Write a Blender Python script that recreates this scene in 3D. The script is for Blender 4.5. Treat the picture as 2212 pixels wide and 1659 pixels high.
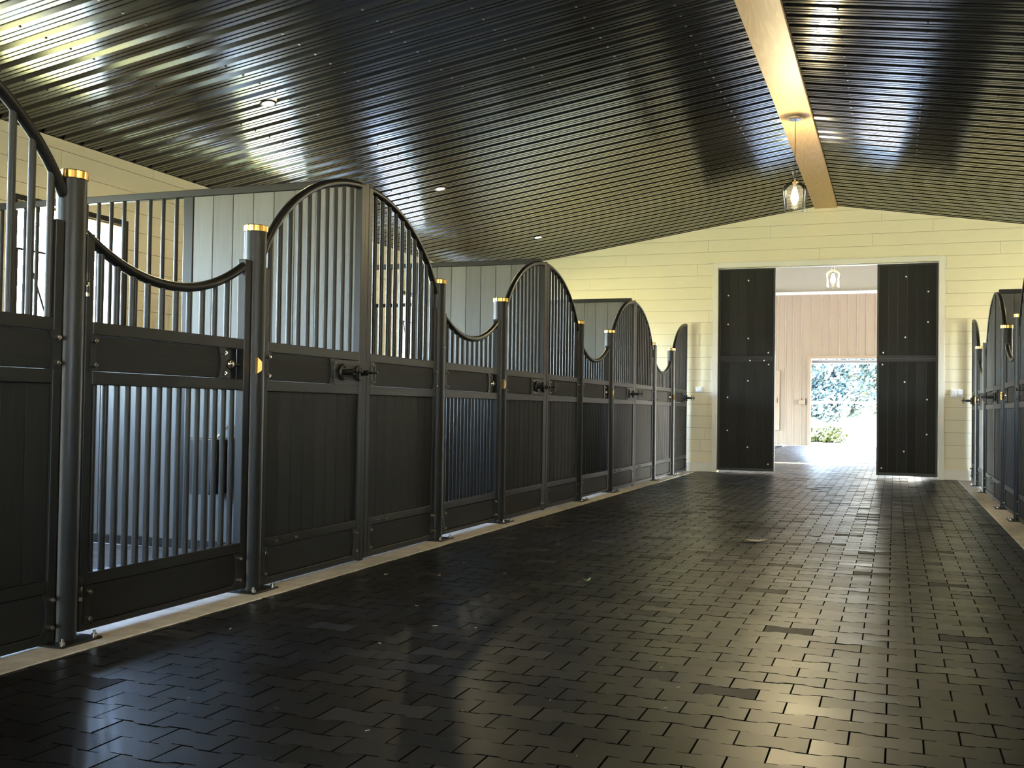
import bpy, bmesh, math, random
from mathutils import Vector, Matrix
random.seed(7)
S = bpy.context.scene
COL = S.collection
for o in list(bpy.data.objects):
    bpy.data.objects.remove(o)

# ------------------------------------------------------------------ camera, world, sun, exposure
F_PX, W_PX = 2250.0, 2212.0
cam_d = bpy.data.cameras.new('camera'); cam = bpy.data.objects.new('camera', cam_d); COL.objects.link(cam)
cam_d.sensor_width = 36.0; cam_d.lens = 36.0 * F_PX / W_PX; cam_d.clip_start = 0.05; cam_d.clip_end = 500
CX = (0.93881011, 0.34413003, 0.01449453); CY = (-0.00557124, -0.02690471, 0.99962248); CZ = (0.34439008, -0.93853645, -0.02334118)
cam.matrix_world = Matrix(((CX[0], CY[0], CZ[0], 0.0), (CX[1], CY[1], CZ[1], 0.0), (CX[2], CY[2], CZ[2], 1.0), (0, 0, 0, 1)))
S.camera = cam

world = bpy.data.worlds.new('sky'); S.world = world; world.use_nodes = True
wn = world.node_tree.nodes; wl = world.node_tree.links
bgn = wn['Background']
sky = wn.new('ShaderNodeTexSky'); sky.sky_type = 'NISHITA'; sky.sun_disc = False
SUN_EL, SUN_AZ = math.radians(58), math.radians(70)      # azimuth from +Y towards +X
sky.sun_elevation = SUN_EL; sky.sun_rotation = SUN_AZ; sky.air_density = 1.0; sky.dust_density = 1.8; sky.ozone_density = 1.0
wl.new(sky.outputs[0], bgn.inputs[0]); bgn.inputs[1].default_value = 9.0
sun_d = bpy.data.lights.new('sun', 'SUN'); sun_d.energy = 90.0; sun_d.angle = math.radians(0.6); sun_d.color = (1.0, 0.95, 0.86)
sun = bpy.data.objects.new('sun', sun_d); COL.objects.link(sun)
sd = Vector((math.sin(SUN_AZ) * math.cos(SUN_EL), math.cos(SUN_AZ) * math.cos(SUN_EL), math.sin(SUN_EL)))
sun.rotation_euler = (-sd).to_track_quat('-Z', 'Y').to_euler()
sun.location = (20, 10, 30)

VS = S.view_settings
VS.view_transform = 'Standard'; VS.look = 'None'; VS.gamma = 1.0; VS.use_curve_mapping = False
VS.exposure = 1.2
LAMP_W = 14.0       # recessed downlight
PEND_W = 120.0       # pendant bulb

# ------------------------------------------------------------------ geometry constants (metres)
XR, ZR, SL = -1.05, 4.33, 0.155          # ridge line and roof slope
XL, XRT = -7.12, 5.02                    # inner faces of the outer walls
YN, YB = -9.0, 17.27                     # near end, end wall
AXL, AXR = -3.25, 1.13                   # post axes of the two rows
FL, FR = -3.225, 1.105                   # faces of the stall fronts
CUL, CUR = -3.06, 0.92                   # paving edges
P0, PER = 6.012, 3.745                   # arch peak of the first panel, bay length
def P(k): return P0 + PER * k
OA, OB = 1.217, 1.185                    # peak to latch post / hinge post
def zceil(x): return ZR - SL * abs(x - XR)

# ------------------------------------------------------------------ materials
def mat(name, col, rough=0.5, metal=0.0, spec=0.5):
    m = bpy.data.materials.new(name); m.use_nodes = True
    b = m.node_tree.nodes['Principled BSDF']
    b.inputs['Base Color'].default_value = (*col, 1); b.inputs['Roughness'].default_value = rough
    b.inputs['Metallic'].default_value = metal; b.inputs['Specular IOR Level'].default_value = spec
    return m
def N(m, t, **kw):
    n = m.node_tree.nodes.new(t)
    for k, v in kw.items(): setattr(n, k, v)
    return n
def L(m, a, b): m.node_tree.links.new(a, b)
def PB(m): return m.node_tree.nodes['Principled BSDF']
def ramp(m, fac, c0, c1, p0=0.0, p1=1.0):
    r = N(m, 'ShaderNodeValToRGB'); e = r.color_ramp.elements
    e[0].position = p0; e[0].color = (*c0, 1); e[1].position = p1; e[1].color = (*c1, 1)
    L(m, fac, r.inputs[0]); return r.outputs[0]
def texco(m, scale=(1, 1, 1), kind='Object'):
    t = N(m, 'ShaderNodeTexCoord'); mp = N(m, 'ShaderNodeMapping'); mp.inputs['Scale'].default_value = scale
    L(m, t.outputs[kind], mp.inputs[0]); return mp.outputs[0]
def noise(m, vec, scale, detail=4, rough=0.55, dist=0.0):
    n = N(m, 'ShaderNodeTexNoise'); n.inputs['Scale'].default_value = scale; n.inputs['Detail'].default_value = detail
    n.inputs['Roughness'].default_value = rough; n.inputs['Distortion'].default_value = dist
    if vec is not None: L(m, vec, n.inputs['Vector'])
    return n.outputs['Fac']
def bump(m, h, strength=0.2, dist=0.01):
    b = N(m, 'ShaderNodeBump'); b.inputs['Strength'].default_value = strength; b.inputs['Distance'].default_value = dist
    L(m, h, b.inputs['Height']); L(m, b.outputs[0], PB(m).inputs['Normal'])
def mixc(m, fac, a, b, blend='MIX'):
    x = N(m, 'ShaderNodeMix', data_type='RGBA', blend_type=blend)
    if isinstance(fac, float): x.inputs[0].default_value = fac
    else: L(m, fac, x.inputs[0])
    for v, i in ((a, 6), (b, 7)):
        if isinstance(v, tuple): x.inputs[i].default_value = (*v, 1)
        else: L(m, v, x.inputs[i])
    return x.outputs[2]
def rand(m, island=False):
    if island: return N(m, 'ShaderNodeNewGeometry').outputs['Random Per Island']
    return N(m, 'ShaderNodeObjectInfo').outputs['Random']

M_STEEL = mat('black_powder_coat', (0.012, 0.0122, 0.0115), 0.40, 0.0, 0.25)
bump(M_STEEL, noise(M_STEEL, texco(M_STEEL), 260, 2), 0.06, 0.002)
M_TUBE = mat('black_rail', (0.006, 0.006, 0.006), 0.34, 0.0, 0.35)
def board_mat(name, c0, c1, axis_scale, rough=0.58, spec=0.12):
    m = mat(name, c0, rough, 0.0, spec)
    v = texco(m, axis_scale)
    g = noise(m, v, 6, 6, 0.6, 0.4)
    base = ramp(m, g, c0, c1, 0.3, 0.75)
    L(m, mixc(m, 0.35, base, ramp(m, rand(m), tuple(c * 0.7 for c in c0), tuple(c * 1.4 for c in c1))), PB(m).inputs['Base Color'])
    bump(m, g, 0.12, 0.003); return m
M_BOARDV = board_mat('stained_board_vertical', (0.0095, 0.0095, 0.009), (0.019, 0.0186, 0.0165), (18, 18, 0.7))
M_BOARDH = board_mat('stained_board_horizontal', (0.0095, 0.0095, 0.009), (0.017, 0.0168, 0.0158), (18, 0.7, 18))
M_DOORB = board_mat('door_board', (0.014, 0.014, 0.013), (0.026, 0.025, 0.022), (18, 18, 0.7), 0.55)
M_PART = board_mat('partition_board', (0.065, 0.066, 0.061), (0.105, 0.106, 0.096), (14, 14, 0.7), 0.45, 0.5)
M_BRASS = mat('brass', (0.80, 0.50, 0.16), 0.22, 1.0)
M_CHROME = mat('chrome', (0.78, 0.77, 0.74), 0.16, 1.0)
M_BLACK = mat('black_iron', (0.006, 0.006, 0.006), 0.35)

def rubber(name, island):
    m = mat(name, (0.02, 0.02, 0.02), 0.42)
    v = texco(m)
    r = rand(m, island)
    L(m, ramp(m, r, (0.0055, 0.0056, 0.0070), (0.0110, 0.0112, 0.0135)), PB(m).inputs['Base Color'])
    ml = N(m, 'ShaderNodeMapRange'); L(m, r, ml.inputs[0]); ml.inputs[3].default_value = 0.28; ml.inputs[4].default_value = 0.40
    gt = N(m, 'ShaderNodeMath', operation='GREATER_THAN'); L(m, r, gt.inputs[0]); gt.inputs[1].default_value = 0.94     # a few rougher, duller pavers
    ma = N(m, 'ShaderNodeMath', operation='MULTIPLY_ADD'); L(m, gt.outputs[0], ma.inputs[0]); ma.inputs[1].default_value = 0.2; L(m, ml.outputs[0], ma.inputs[2])
    L(m, ma.outputs[0], PB(m).inputs['Roughness'])
    PB(m).inputs['Specular IOR Level'].default_value = 0.40
    bump(m, noise(m, v, 300, 3), 0.12, 0.002); return m
M_RUB = rubber('rubber_paver', False); M_RUBI = rubber('rubber_paver_far', True)
M_BED = mat('paver_bed', (0.004, 0.004, 0.004), 0.95, 0.0, 0.08)
M_CONC = mat('concrete', (0.36, 0.31, 0.25), 0.75)
_v = texco(M_CONC); L(M_CONC, ramp(M_CONC, noise(M_CONC, _v, 9, 8, 0.65), (0.38, 0.345, 0.30), (0.62, 0.58, 0.52), 0.3, 0.7), PB(M_CONC).inputs['Base Color'])
bump(M_CONC, noise(M_CONC, _v, 70, 5), 0.25, 0.004)
M_STALL = mat('stall_mat', (0.10, 0.10, 0.105), 0.55)
_v = texco(M_STALL); L(M_STALL, ramp(M_STALL, noise(M_STALL, _v, 5, 8, 0.7), (0.07, 0.07, 0.075), (0.2, 0.19, 0.18), 0.35, 0.75), PB(M_STALL).inputs['Base Color'])
def wallmat(name, c0, c1):
    m = mat(name, c0, 0.55)
    v = texco(m, (1.2, 1.2, 22), 'Object'); g = noise(m, v, 3, 5, 0.6)
    base = ramp(m, g, c0, c1, 0.35, 0.7)
    kn = N(m, 'ShaderNodeTexVoronoi'); kn.inputs['Scale'].default_value = 1.7; L(m, texco(m, (1, 1, 1)), kn.inputs['Vector'])
    k = ramp(m, kn.outputs['Distance'], (1, 1, 1), (0, 0, 0), 0.012, 0.03)
    L(m, mixc(m, k, base, (0.36, 0.30, 0.16)), PB(m).inputs['Base Color'])
    bump(m, g, 0.08, 0.003); return m
M_WALL = wallmat('cream_painted_board', (0.83, 0.765, 0.555), (0.87, 0.805, 0.595))
M_TRIMW = mat('cream_trim', (0.82, 0.80, 0.72), 0.45)
M_GAP = mat('board_gap', (0.30, 0.25, 0.13), 0.8)
M_JAMB = mat('white_jamb', (0.78, 0.77, 0.76), 0.5)
M_SOFF = mat('timber_soffit', (0.62, 0.42, 0.22), 0.5)
M_BRFR = mat('dark_bronze_frame', (0.010, 0.008, 0.007), 0.45, 0.0, 0.2)

M_CEIL = mat('black_ribbed_metal', (0.007, 0.0066, 0.0063), 0.18, 0.0, 0.48)
_v = texco(M_CEIL, (1, 1, 1)); bump(M_CEIL, noise(M_CEIL, _v, 1.2, 0), 0.05, 0.01)
PB(M_CEIL).inputs['Coat Weight'].default_value = 0.2; PB(M_CEIL).inputs['Coat Roughness'].default_value = 0.12

def timber(name, seed):
    m = mat(name, (0.6, 0.4, 0.18), 0.5)
    t = N(m, 'ShaderNodeTexCoord'); mp = N(m, 'ShaderNodeMapping'); mp.inputs['Location'].default_value = (seed, seed * 1.7, 0)
    mp.inputs['Scale'].default_value = (7.0, 0.42, 7.0); L(m, t.outputs['Object'], mp.inputs[0])
    n1 = noise(m, mp.outputs[0], 0.8, 2, 0.5, 0.8)
    w = N(m, 'ShaderNodeMath', operation='MULTIPLY'); L(m, n1, w.inputs[0]); w.inputs[1].default_value = 85.0
    s = N(m, 'ShaderNodeMath', operation='SINE'); L(m, w.outputs[0], s.inputs[0])
    base = ramp(m, s.outputs[0], (0.41, 0.26, 0.115), (0.49, 0.325, 0.155), 0.0, 0.9)
    mp2 = N(m, 'ShaderNodeMapping'); mp2.inputs['Scale'].default_value = (60, 2.0, 60); L(m, t.outputs['Object'], mp2.inputs[0])
    fine = noise(m, mp2.outputs[0], 2, 4)
    c = mixc(m, 0.35, base, ramp(m, fine, (0.36, 0.23, 0.095), (0.58, 0.41, 0.22)))
    kn = noise(m, texco(m, (9, 2.2, 9)), 1.3, 6, 0.75, 1.5)
    L(m, mixc(m, ramp(m, kn, (0, 0, 0), (1, 1, 1), 0.66, 0.74), c, (0.30, 0.15, 0.045)), PB(m).inputs['Base Color'])
    return m
M_TIMB = timber('ridge_timber', 0.0); M_TIMB2 = timber('ridge_timber_far', 3.3)

def glassmat(name):
    m = bpy.data.materials.new(name); m.use_nodes = True; nt = m.node_tree; nt.nodes.clear()
    out = nt.nodes.new('ShaderNodeOutputMaterial'); mx = nt.nodes.new('ShaderNodeMixShader')
    tr = nt.nodes.new('ShaderNodeBsdfTransparent'); tr.inputs[0].default_value = (0.96, 0.97, 0.96, 1)
    gl = nt.nodes.new('ShaderNodeBsdfGlossy'); gl.inputs['Roughness'].default_value = 0.03
    lw = nt.nodes.new('ShaderNodeLayerWeight'); lw.inputs[0].default_value = 0.30
    tl = nt.nodes.new('ShaderNodeBsdfTranslucent'); tl.inputs[0].default_value = (0.9, 0.9, 0.88, 1); m2 = nt.nodes.new('ShaderNodeMixShader'); m2.inputs[0].default_value = 0.002
    nt.links.new(tr.outputs[0], m2.inputs[1]); nt.links.new(tl.outputs[0], m2.inputs[2])
    nt.links.new(lw.outputs['Fresnel'], mx.inputs[0]); nt.links.new(m2.outputs[0], mx.inputs[1]); nt.links.new(gl.outputs[0], mx.inputs[2])
    nt.links.new(mx.outputs[0], out.inputs[0]); return m
M_GLASS = glassmat('clear_glass')
def emit(name, col, st):
    m = mat(name, col, 0.5); b = PB(m); b.inputs['Emission Color'].default_value = (*col, 1); b.inputs['Emission Strength'].default_value = st; return m
M_BULB = bpy.data.materials.new('bulb_glow'); M_BULB.use_nodes = True; _nt = M_BULB.node_tree; _nt.nodes.clear()
_o = _nt.nodes.new('ShaderNodeOutputMaterial'); _m = _nt.nodes.new('ShaderNodeMixShader'); _m.inputs[0].default_value = 0.4
_t = _nt.nodes.new('ShaderNodeBsdfTransparent'); _e = _nt.nodes.new('ShaderNodeEmission'); _e.inputs[0].default_value = (1.0, 0.82, 0.52, 1); _e.inputs[1].default_value = 9.0
_nt.links.new(_t.outputs[0], _m.inputs[1]); _nt.links.new(_e.outputs[0], _m.inputs[2]); _nt.links.new(_m.outputs[0], _o.inputs[0])
M_LED = emit('downlight_lens', (1.0, 0.72, 0.42), 14.0)
M_TAN = mat('tan_metal_siding', (0.140, 0.104, 0.073), 0.45)
M_TANT = mat('tan_trim', (0.150, 0.106, 0.070), 0.45)
M_HEAD = mat('pale_header', (0.23, 0.215, 0.235), 0.6)
M_WHITE = mat('white_paint', (0.85, 0.85, 0.84), 0.45)
M_ROLL = mat('grey_roller', (0.10, 0.10, 0.11), 0.5)
M_LAWN = mat('lawn', (0.16, 0.30, 0.035), 0.9)
_v = texco(M_LAWN); L(M_LAWN, ramp(M_LAWN, noise(M_LAWN, _v, 0.8, 6), (0.19, 0.185, 0.055), (0.32, 0.30, 0.11)), PB(M_LAWN).inputs['Base Color'])
M_GRAV = mat('pale_gravel', (0.62, 0.58, 0.52), 0.9)
def leafmat(name, a, b):
    m = mat(name, a, 0.6); L(m, ramp(m, rand(m, True), a, b), PB(m).inputs['Base Color']); return m
M_LEAF = leafmat('tree_leaves', (0.005, 0.016, 0.019), (0.022, 0.038, 0.030))
M_LEAF2 = leafmat('shrub_leaves', (0.012, 0.022, 0.002), (0.034, 0.042, 0.004))
M_BARK = mat('bark', (0.10, 0.07, 0.05), 0.9)
M_BLUE = mat('blue_plastic', (0.05, 0.12, 0.30), 0.4)

# ------------------------------------------------------------------ mesh builder
class MB:
    def __init__(s): s.v = []; s.f = []; s.sm = []
    def add(s, vs, fs, sm=False):
        o = len(s.v); s.v += [tuple(p) for p in vs]; s.f += [tuple(i + o for i in f) for f in fs]; s.sm += [sm] * len(fs); return s
    def box(s, x0, x1, y0, y1, z0, z1, c=0.0):
        if c <= 0:
            vs = [(x, y, z) for x in (x0, x1) for y in (y0, y1) for z in (z0, z1)]
            return s.add(vs, [(0, 1, 3, 2), (4, 6, 7, 5), (0, 4, 5, 1), (2, 3, 7, 6), (0, 2, 6, 4), (1, 5, 7, 3)])
        vs = []; idx = {}
        for i, x in enumerate((x0, x1)):
            for j, y in enumerate((y0, y1)):
                for k, z in enumerate((z0, z1)):
                    dx, dy, dz = (c if i == 0 else -c), (c if j == 0 else -c), (c if k == 0 else -c)
                    idx[i, j, k, 0] = len(vs); vs.append((x, y + dy, z + dz))
                    idx[i, j, k, 1] = len(vs); vs.append((x + dx, y, z + dz))
                    idx[i, j, k, 2] = len(vs); vs.append((x + dx, y + dy, z))
        f = []
        I = lambda i, j, k, a: idx[i, j, k, a]
        for i in (0, 1): f.append((I(i, 0, 0, 0), I(i, 1, 0, 0), I(i, 1, 1, 0), I(i, 0, 1, 0)))
        for j in (0, 1): f.append((I(0, j, 0, 1), I(1, j, 0, 1), I(1, j, 1, 1), I(0, j, 1, 1)))
        for k in (0, 1): f.append((I(0, 0, k, 2), I(1, 0, k, 2), I(1, 1, k, 2), I(0, 1, k, 2)))
        for j in (0, 1):
            for k in (0, 1): f.append((I(0, j, k, 1), I(1, j, k, 1), I(1, j, k, 2), I(0, j, k, 2)))
        for i in (0, 1):
            for k in (0, 1): f.append((I(i, 0, k, 0), I(i, 1, k, 0), I(i, 1, k, 2), I(i, 0, k, 2)))
        for i in (0, 1):
            for j in (0, 1): f.append((I(i, j, 0, 0), I(i, j, 1, 0), I(i, j, 1, 1), I(i, j, 0, 1)))
        for i in (0, 1):
            for j in (0, 1):
                for k in (0, 1): f.append((I(i, j, k, 0), I(i, j, k, 1), I(i, j, k, 2)))
        return s.add(vs, f)
    def tube(s, path, r, n=10, caps=True, r2=None):
        pts = [Vector(p) for p in path]; m = len(pts); rings = []
        up = None
        for i, p in enumerate(pts):
            t = (pts[min(i + 1, m - 1)] - pts[max(i - 1, 0)]).normalized()
            if up is None: up = Vector((1, 0, 0)) if abs(t.x) < 0.9 else Vector((0, 0, 1))
            a = (up - t * up.dot(t)).normalized(); b = t.cross(a); up = a
            rr = r if r2 is None else r + (r2 - r) * i / (m - 1)
            rings.append([p + a * (rr * math.cos(2 * math.pi * q / n)) + b * (rr * math.sin(2 * math.pi * q / n)) for q in range(n)])
        vs = [q for ring in rings for q in ring]
        s.add(vs, [(i * n + q, i * n + (q + 1) % n, (i + 1) * n + (q + 1) % n, (i + 1) * n + q) for i in range(m - 1) for q in range(n)], True)
        if caps: s.add(rings[0], [tuple(range(n))[::-1]]); s.add(rings[-1], [tuple(range(n))])
        return s
    def prism(s, poly, axis, a, b):
        # poly: 2-D outline in the two other axes (in axis order), extruded along axis from a to b
        def mk(p, h):
            q = list(p); q.insert('xyz'.index(axis), h); return tuple(q)
        n = len(poly); vs = [mk(p, a) for p in poly] + [mk(p, b) for p in poly]
        return s.add(vs, [tuple(range(n))[::-1], tuple(range(n, 2 * n))] + [(i, (i + 1) % n, n + (i + 1) % n, n + i) for i in range(n)])
    def lathe(s, prof, n=20, c=(0, 0), smooth=True, flute=0.0):
        vs = []
        for r, z in prof:
            for q in range(n):
                rr = r * (1 - flute * (q % 2)); a = 2 * math.pi * q / n
                vs.append((c[0] + rr * math.cos(a), c[1] + rr * math.sin(a), z))
        m = len(prof)
        s.add(vs, [(i * n + q, i * n + (q + 1) % n, (i + 1) * n + (q + 1) % n, (i + 1) * n + q) for i in range(m - 1) for q in range(n)], smooth)
        return s
    def disc(s, r, z, n=20, c=(0, 0)):
        return s.add([(c[0] + r * math.cos(2 * math.pi * q / n), c[1] + r * math.sin(2 * math.pi * q / n), z) for q in range(n)], [tuple(range(n))])
    def mesh(s, name, material, recalc=True):
        me = bpy.data.meshes.new(name); me.from_pydata(s.v, [], s.f)
        me.polygons.foreach_set('use_smooth', s.sm)
        if recalc and len(s.f) < 3000:
            bm = bmesh.new(); bm.from_mesh(me); bmesh.ops.recalc_face_normals(bm, faces=bm.faces); bm.to_mesh(me); bm.free()
        me.materials.append(material); me.update(); return me
    def build(s, name, material, parent=None, loc=(0, 0, 0), recalc=True):
        return obj(name, s.mesh(name, material, recalc), parent, loc)
def obj(name, me, parent=None, loc=(0, 0, 0)):
    o = bpy.data.objects.new(name, me); COL.objects.link(o); o.location = loc
    if parent is not None: o.parent = parent
    return o
def tag(o, label=None, cat=None, group=None, kind=None):
    if label: o['label'] = label
    if cat: o['category'] = cat
    if group: o['group'] = group
    if kind: o['kind'] = kind
    return o
def thing(name, label, cat, loc=(0, 0, 0), group=None):
    o = bpy.data.objects.new(name, None); COL.objects.link(o); o.location = loc; o.empty_display_size = 0.1
    return tag(o, label, cat, group)
def kids(o): return [c for c in bpy.data.objects if c.parent is o]
CHILD = {}
def freeze(root):
    CHILD[root.name] = [(c, kids(c)) for c in kids(root)]
def dup(root, loc, label, mirror=False):
    r = root.copy(); COL.objects.link(r); r.location = loc; r['label'] = label
    if mirror: r.scale = (-1, 1, 1)
    for c, subs in CHILD[root.name]:
        k = c.copy(); COL.objects.link(k); k.parent = r
        for d in subs:
            e = d.copy(); COL.objects.link(e); e.parent = k
    return r
def struct(o, label=None): return tag(o, label, None, None, 'structure')

# ------------------------------------------------------------------ floor and pavers
floor = struct(MB().box(CUL, CUR, YN, 33.5, -0.12, -0.022).build('floor', M_BED), 'black interlocking rubber paver aisle floor')
PL, PW, PD = 0.215, 0.130, 0.0078
def paver_outline(g):
    h = PW / 2; xs = [-0.5, -0.27, -0.17, 0.17, 0.27, 0.5]; ds = [PD, PD, -PD, -PD, PD, PD]
    lo = [(x * PL, -(h + d)) for x, d in zip(xs, ds)]; hi = [(x * PL, h + d) for x, d in zip(xs, ds)]
    pts = lo + hi[::-1]
    return [(x - math.copysign(g, x), y - math.copysign(g, y)) for x, y in pts]
_out, _in = paver_outline(0.0018), paver_outline(0.0031)
def paver_geo(dz=0.0):
    n = len(_out)
    vs = [(x, y, dz) for x, y in _in] + [(x, y, -0.012) for x, y in _out] + [(x, y, -0.022) for x, y in _out]
    return vs, [tuple(range(n))] + [(n + i, n + (i + 1) % n, (i + 1) % n, i) for i in range(n)] + [(2 * n + i, 2 * n + (i + 1) % n, n + (i + 1) % n, n + i) for i in range(n)]
def two_tone(me):                       # wearing face in polished rubber, sides in raw matt rubber
    me.materials.append(M_BED); n = len(_out) + 1
    me.polygons.foreach_set('material_index', [0 if i % n == 0 else 1 for i in range(len(me.polygons))]); me.update(); return me
def pv_mesh():
    vs, fs = paver_geo(); b = MB(); n = len(_out)
    b.add(vs[:2 * n], fs[:n + 1]); return two_tone(b.mesh('paver', M_RUB))
def project(x, y, z):
    d = Vector((x, y, z - 1.0)); c = (d.dot(Vector(CX)), d.dot(Vector(CY)), -d.dot(Vector(CZ)))
    if c[2] <= 0.05: return None
    return (1106 + c[0] / c[2] * F_PX, 829.5 - c[1] / c[2] * F_PX, c[2])
spots = []
J0 = -0.018
r = -70
while True:
    y = 3.268 + r * PW
    if y > 32.4: break
    off = (PL / 2 if r % 2 == 0 else 0.0)
    x = J0 + off
    xa = x - math.ceil((x - CUL) / PL) * PL
    while xa < CUR + PL / 2:
        if y < 21.05 or y > 21.35: spots.append((xa, y))
        xa += PL
    r += 1
vis = []
for i, (x, y) in enumerate(spots):
    q = project(x, y, 0)
    if q and -20 < q[0] < 2232 and q[1] < 1680 and CUL + PL / 2 < x < CUR - PL / 2: vis.append((q[2], i))
vis.sort(); near = set(i for _, i in vis[:300])
pme = pv_mesh(); rest = MB(); rv, rf = paver_geo(); nn = len(_out)
rv = rv[:2 * nn]; rf = rf[:nn + 1]
rng = random.Random(3)
for i, (x, y) in enumerate(spots):
    dz = rng.uniform(-0.0016, 0.0); tx, ty = rng.gauss(0, 0.004), rng.gauss(0, 0.006)
    if i in near:
        o = obj('paver', pme, floor, (x, y, dz)); o.rotation_euler = (ty, tx, rng.gauss(0, 0.003))
    elif y > -2.5 and (CUL + PL / 2 < x < CUR - PL / 2 or True):
        cl = [(min(max(px + x, CUL + 0.002), CUR - 0.002), py + y, pz + dz + (ty * py - tx * px)) for px, py, pz in rv]
        rest.add(cl, rf)
tag(obj('pavers', two_tone(rest.mesh('pavers', M_RUBI, False)), floor), None, None, None, 'stuff')

struct(MB().box(-3.52, CUL, YN, YB, -0.12, 0.004, 0.003).build('curb_left', M_CONC), 'tan concrete strip under the left row of stalls')
struct(MB().box(CUR, 1.40, YN, YB, -0.12, 0.004, 0.003).build('curb_right', M_CONC), 'tan concrete strip under the right row of stalls')
struct(MB().box(XL, -3.52, YN, YB, -0.12, -0.01).build('floor_stalls_left', M_STALL), 'grey matted floor of the left stalls')
struct(MB().box(1.40, XRT, YN, YB, -0.12, -0.01).build('floor_stalls_right', M_STALL), 'grey matted floor of the right stalls')

# ------------------------------------------------------------------ walls with boards
def clip(poly, a, b, c):            # keep a*x + b*z <= c
    out = []
    for i in range(len(poly)):
        p, q = poly[i], poly[(i + 1) % len(poly)]
        dp, dq = a * p[0] + b * p[1] - c, a * q[0] + b * q[1] - c
        if dp <= 0: out.append(p)
        if (dp < 0 < dq) or (dq < 0 < dp):
            t = dp / (dp - dq); out.append((p[0] + t * (q[0] - p[0]), p[1] + t * (q[1] - p[1])))
    return out
# end wall, opening for the double doors
DX0, DX1, DZ = -2.735, 0.640, 3.362
wb = MB()
zc = lambda x: zceil(x) - 0.004
wb.prism([(XL, 0), (DX0, 0), (DX0, zc(DX0)), (XL, zc(XL))], 'y', YB + 0.018, YB + 0.20)
wb.prism([(DX1, 0), (XRT, 0), (XRT, zc(XRT)), (DX1, zc(DX1))], 'y', YB + 0.018, YB + 0.20)
wb.prism([(DX0, DZ), (DX1, DZ), (DX1, zc(DX1)), (XR, zc(XR)), (DX0, zc(DX0))], 'y', YB + 0.018, YB + 0.20)
wall_back = struct(wb.build('wall_back', M_GAP), 'cream shiplap gable wall at the end of the aisle')
rng = random.Random(11)
PZ = 0.194; G = 0.0022
z = 3.634 - 18 * PZ
course = 0
CAS = 0.085
while z < 4.33:
    z0, z1 = z + G, z + PZ - G
    joints = sorted([XL + rng.uniform(1.6, 3.2), XL + rng.uniform(4.0, 5.2), rng.uniform(-1.6, -1.2), rng.uniform(0.2, 0.8), rng.uniform(2.4, 3.6)])
    if abs(z - 3.634) < 0.02: joints = [-5.2, -2.9, -0.326, 2.6]
    if abs(z - 3.44) < 0.02: joints = [-4.3, -1.129, 1.5]
    if abs(z - 3.828) < 0.02: joints = [-3.4, -1.9, 0.553]
    if abs(z - 4.022) < 0.02: joints = [-0.2]
    xs = [XL] + joints + [XRT]
    for a, b in zip(xs[:-1], xs[1:]):
        a2, b2 = a + 0.0015, b - 0.0015
        segs = [(a2, b2)]
        if z0 < DZ:
            segs = []
            if a2 < DX0: segs.append((a2, min(b2, DX0)))
            if b2 > DX1: segs.append((max(a2, DX1), b2))
        for sa, sb in segs:
            if sb - sa < 0.03: continue
            lo = max(z0, DZ) if (z0 < DZ < z1 and False) else z0
            poly = [(sa, max(lo, 0.0)), (sb, max(lo, 0.0)), (sb, z1), (sa, z1)]
            if z1 <= 0.01: continue
            poly = clip(poly, SL, 1, ZR + SL * XR - 0.006); poly = clip(poly, -SL, 1, ZR - SL * XR - 0.006) if poly else poly
            if len(poly) < 3: continue
            cx = sum(p[0] for p in poly) / len(poly); cz = sum(p[1] for p in poly) / len(poly)
            j = rng.uniform(-0.001, 0.001)
            MB().prism([(p[0] - cx, p[1] - cz) for p in poly], 'y', j, 0.0185).build('board', M_WALL, wall_back, (cx, YB, cz))
    z += PZ
# casing around the doors and baseboards
t1 = struct(MB().box(DX0 - CAS, DX0, YB - 0.022, YB + 0.0, 0, DZ + CAS, 0.003).build('trim_1', M_TRIMW), 'cream casing left of the sliding doors')
t2 = struct(MB().box(DX1, DX1 + CAS, YB - 0.022, YB + 0.0, 0, DZ + CAS, 0.003).build('trim_2', M_TRIMW), 'cream casing right of the sliding doors')
t3 = struct(MB().box(DX0, DX1, YB - 0.024, YB + 0.0, DZ, DZ + CAS, 0.003).build('trim_3', M_TRIMW), 'cream casing above the sliding doors')
struct(MB().box(FL, DX0 - CAS, YB - 0.016, YB + 0.0, 0.004, 0.156, 0.003).build('baseboard_left', M_TRIMW), 'cream baseboard left of the doors')
struct(MB().box(DX1 + CAS, FR, YB - 0.016, YB + 0.0, 0.004, 0.156, 0.003).build('baseboard_right', M_TRIMW), 'cream baseboard right of the doors')

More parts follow.
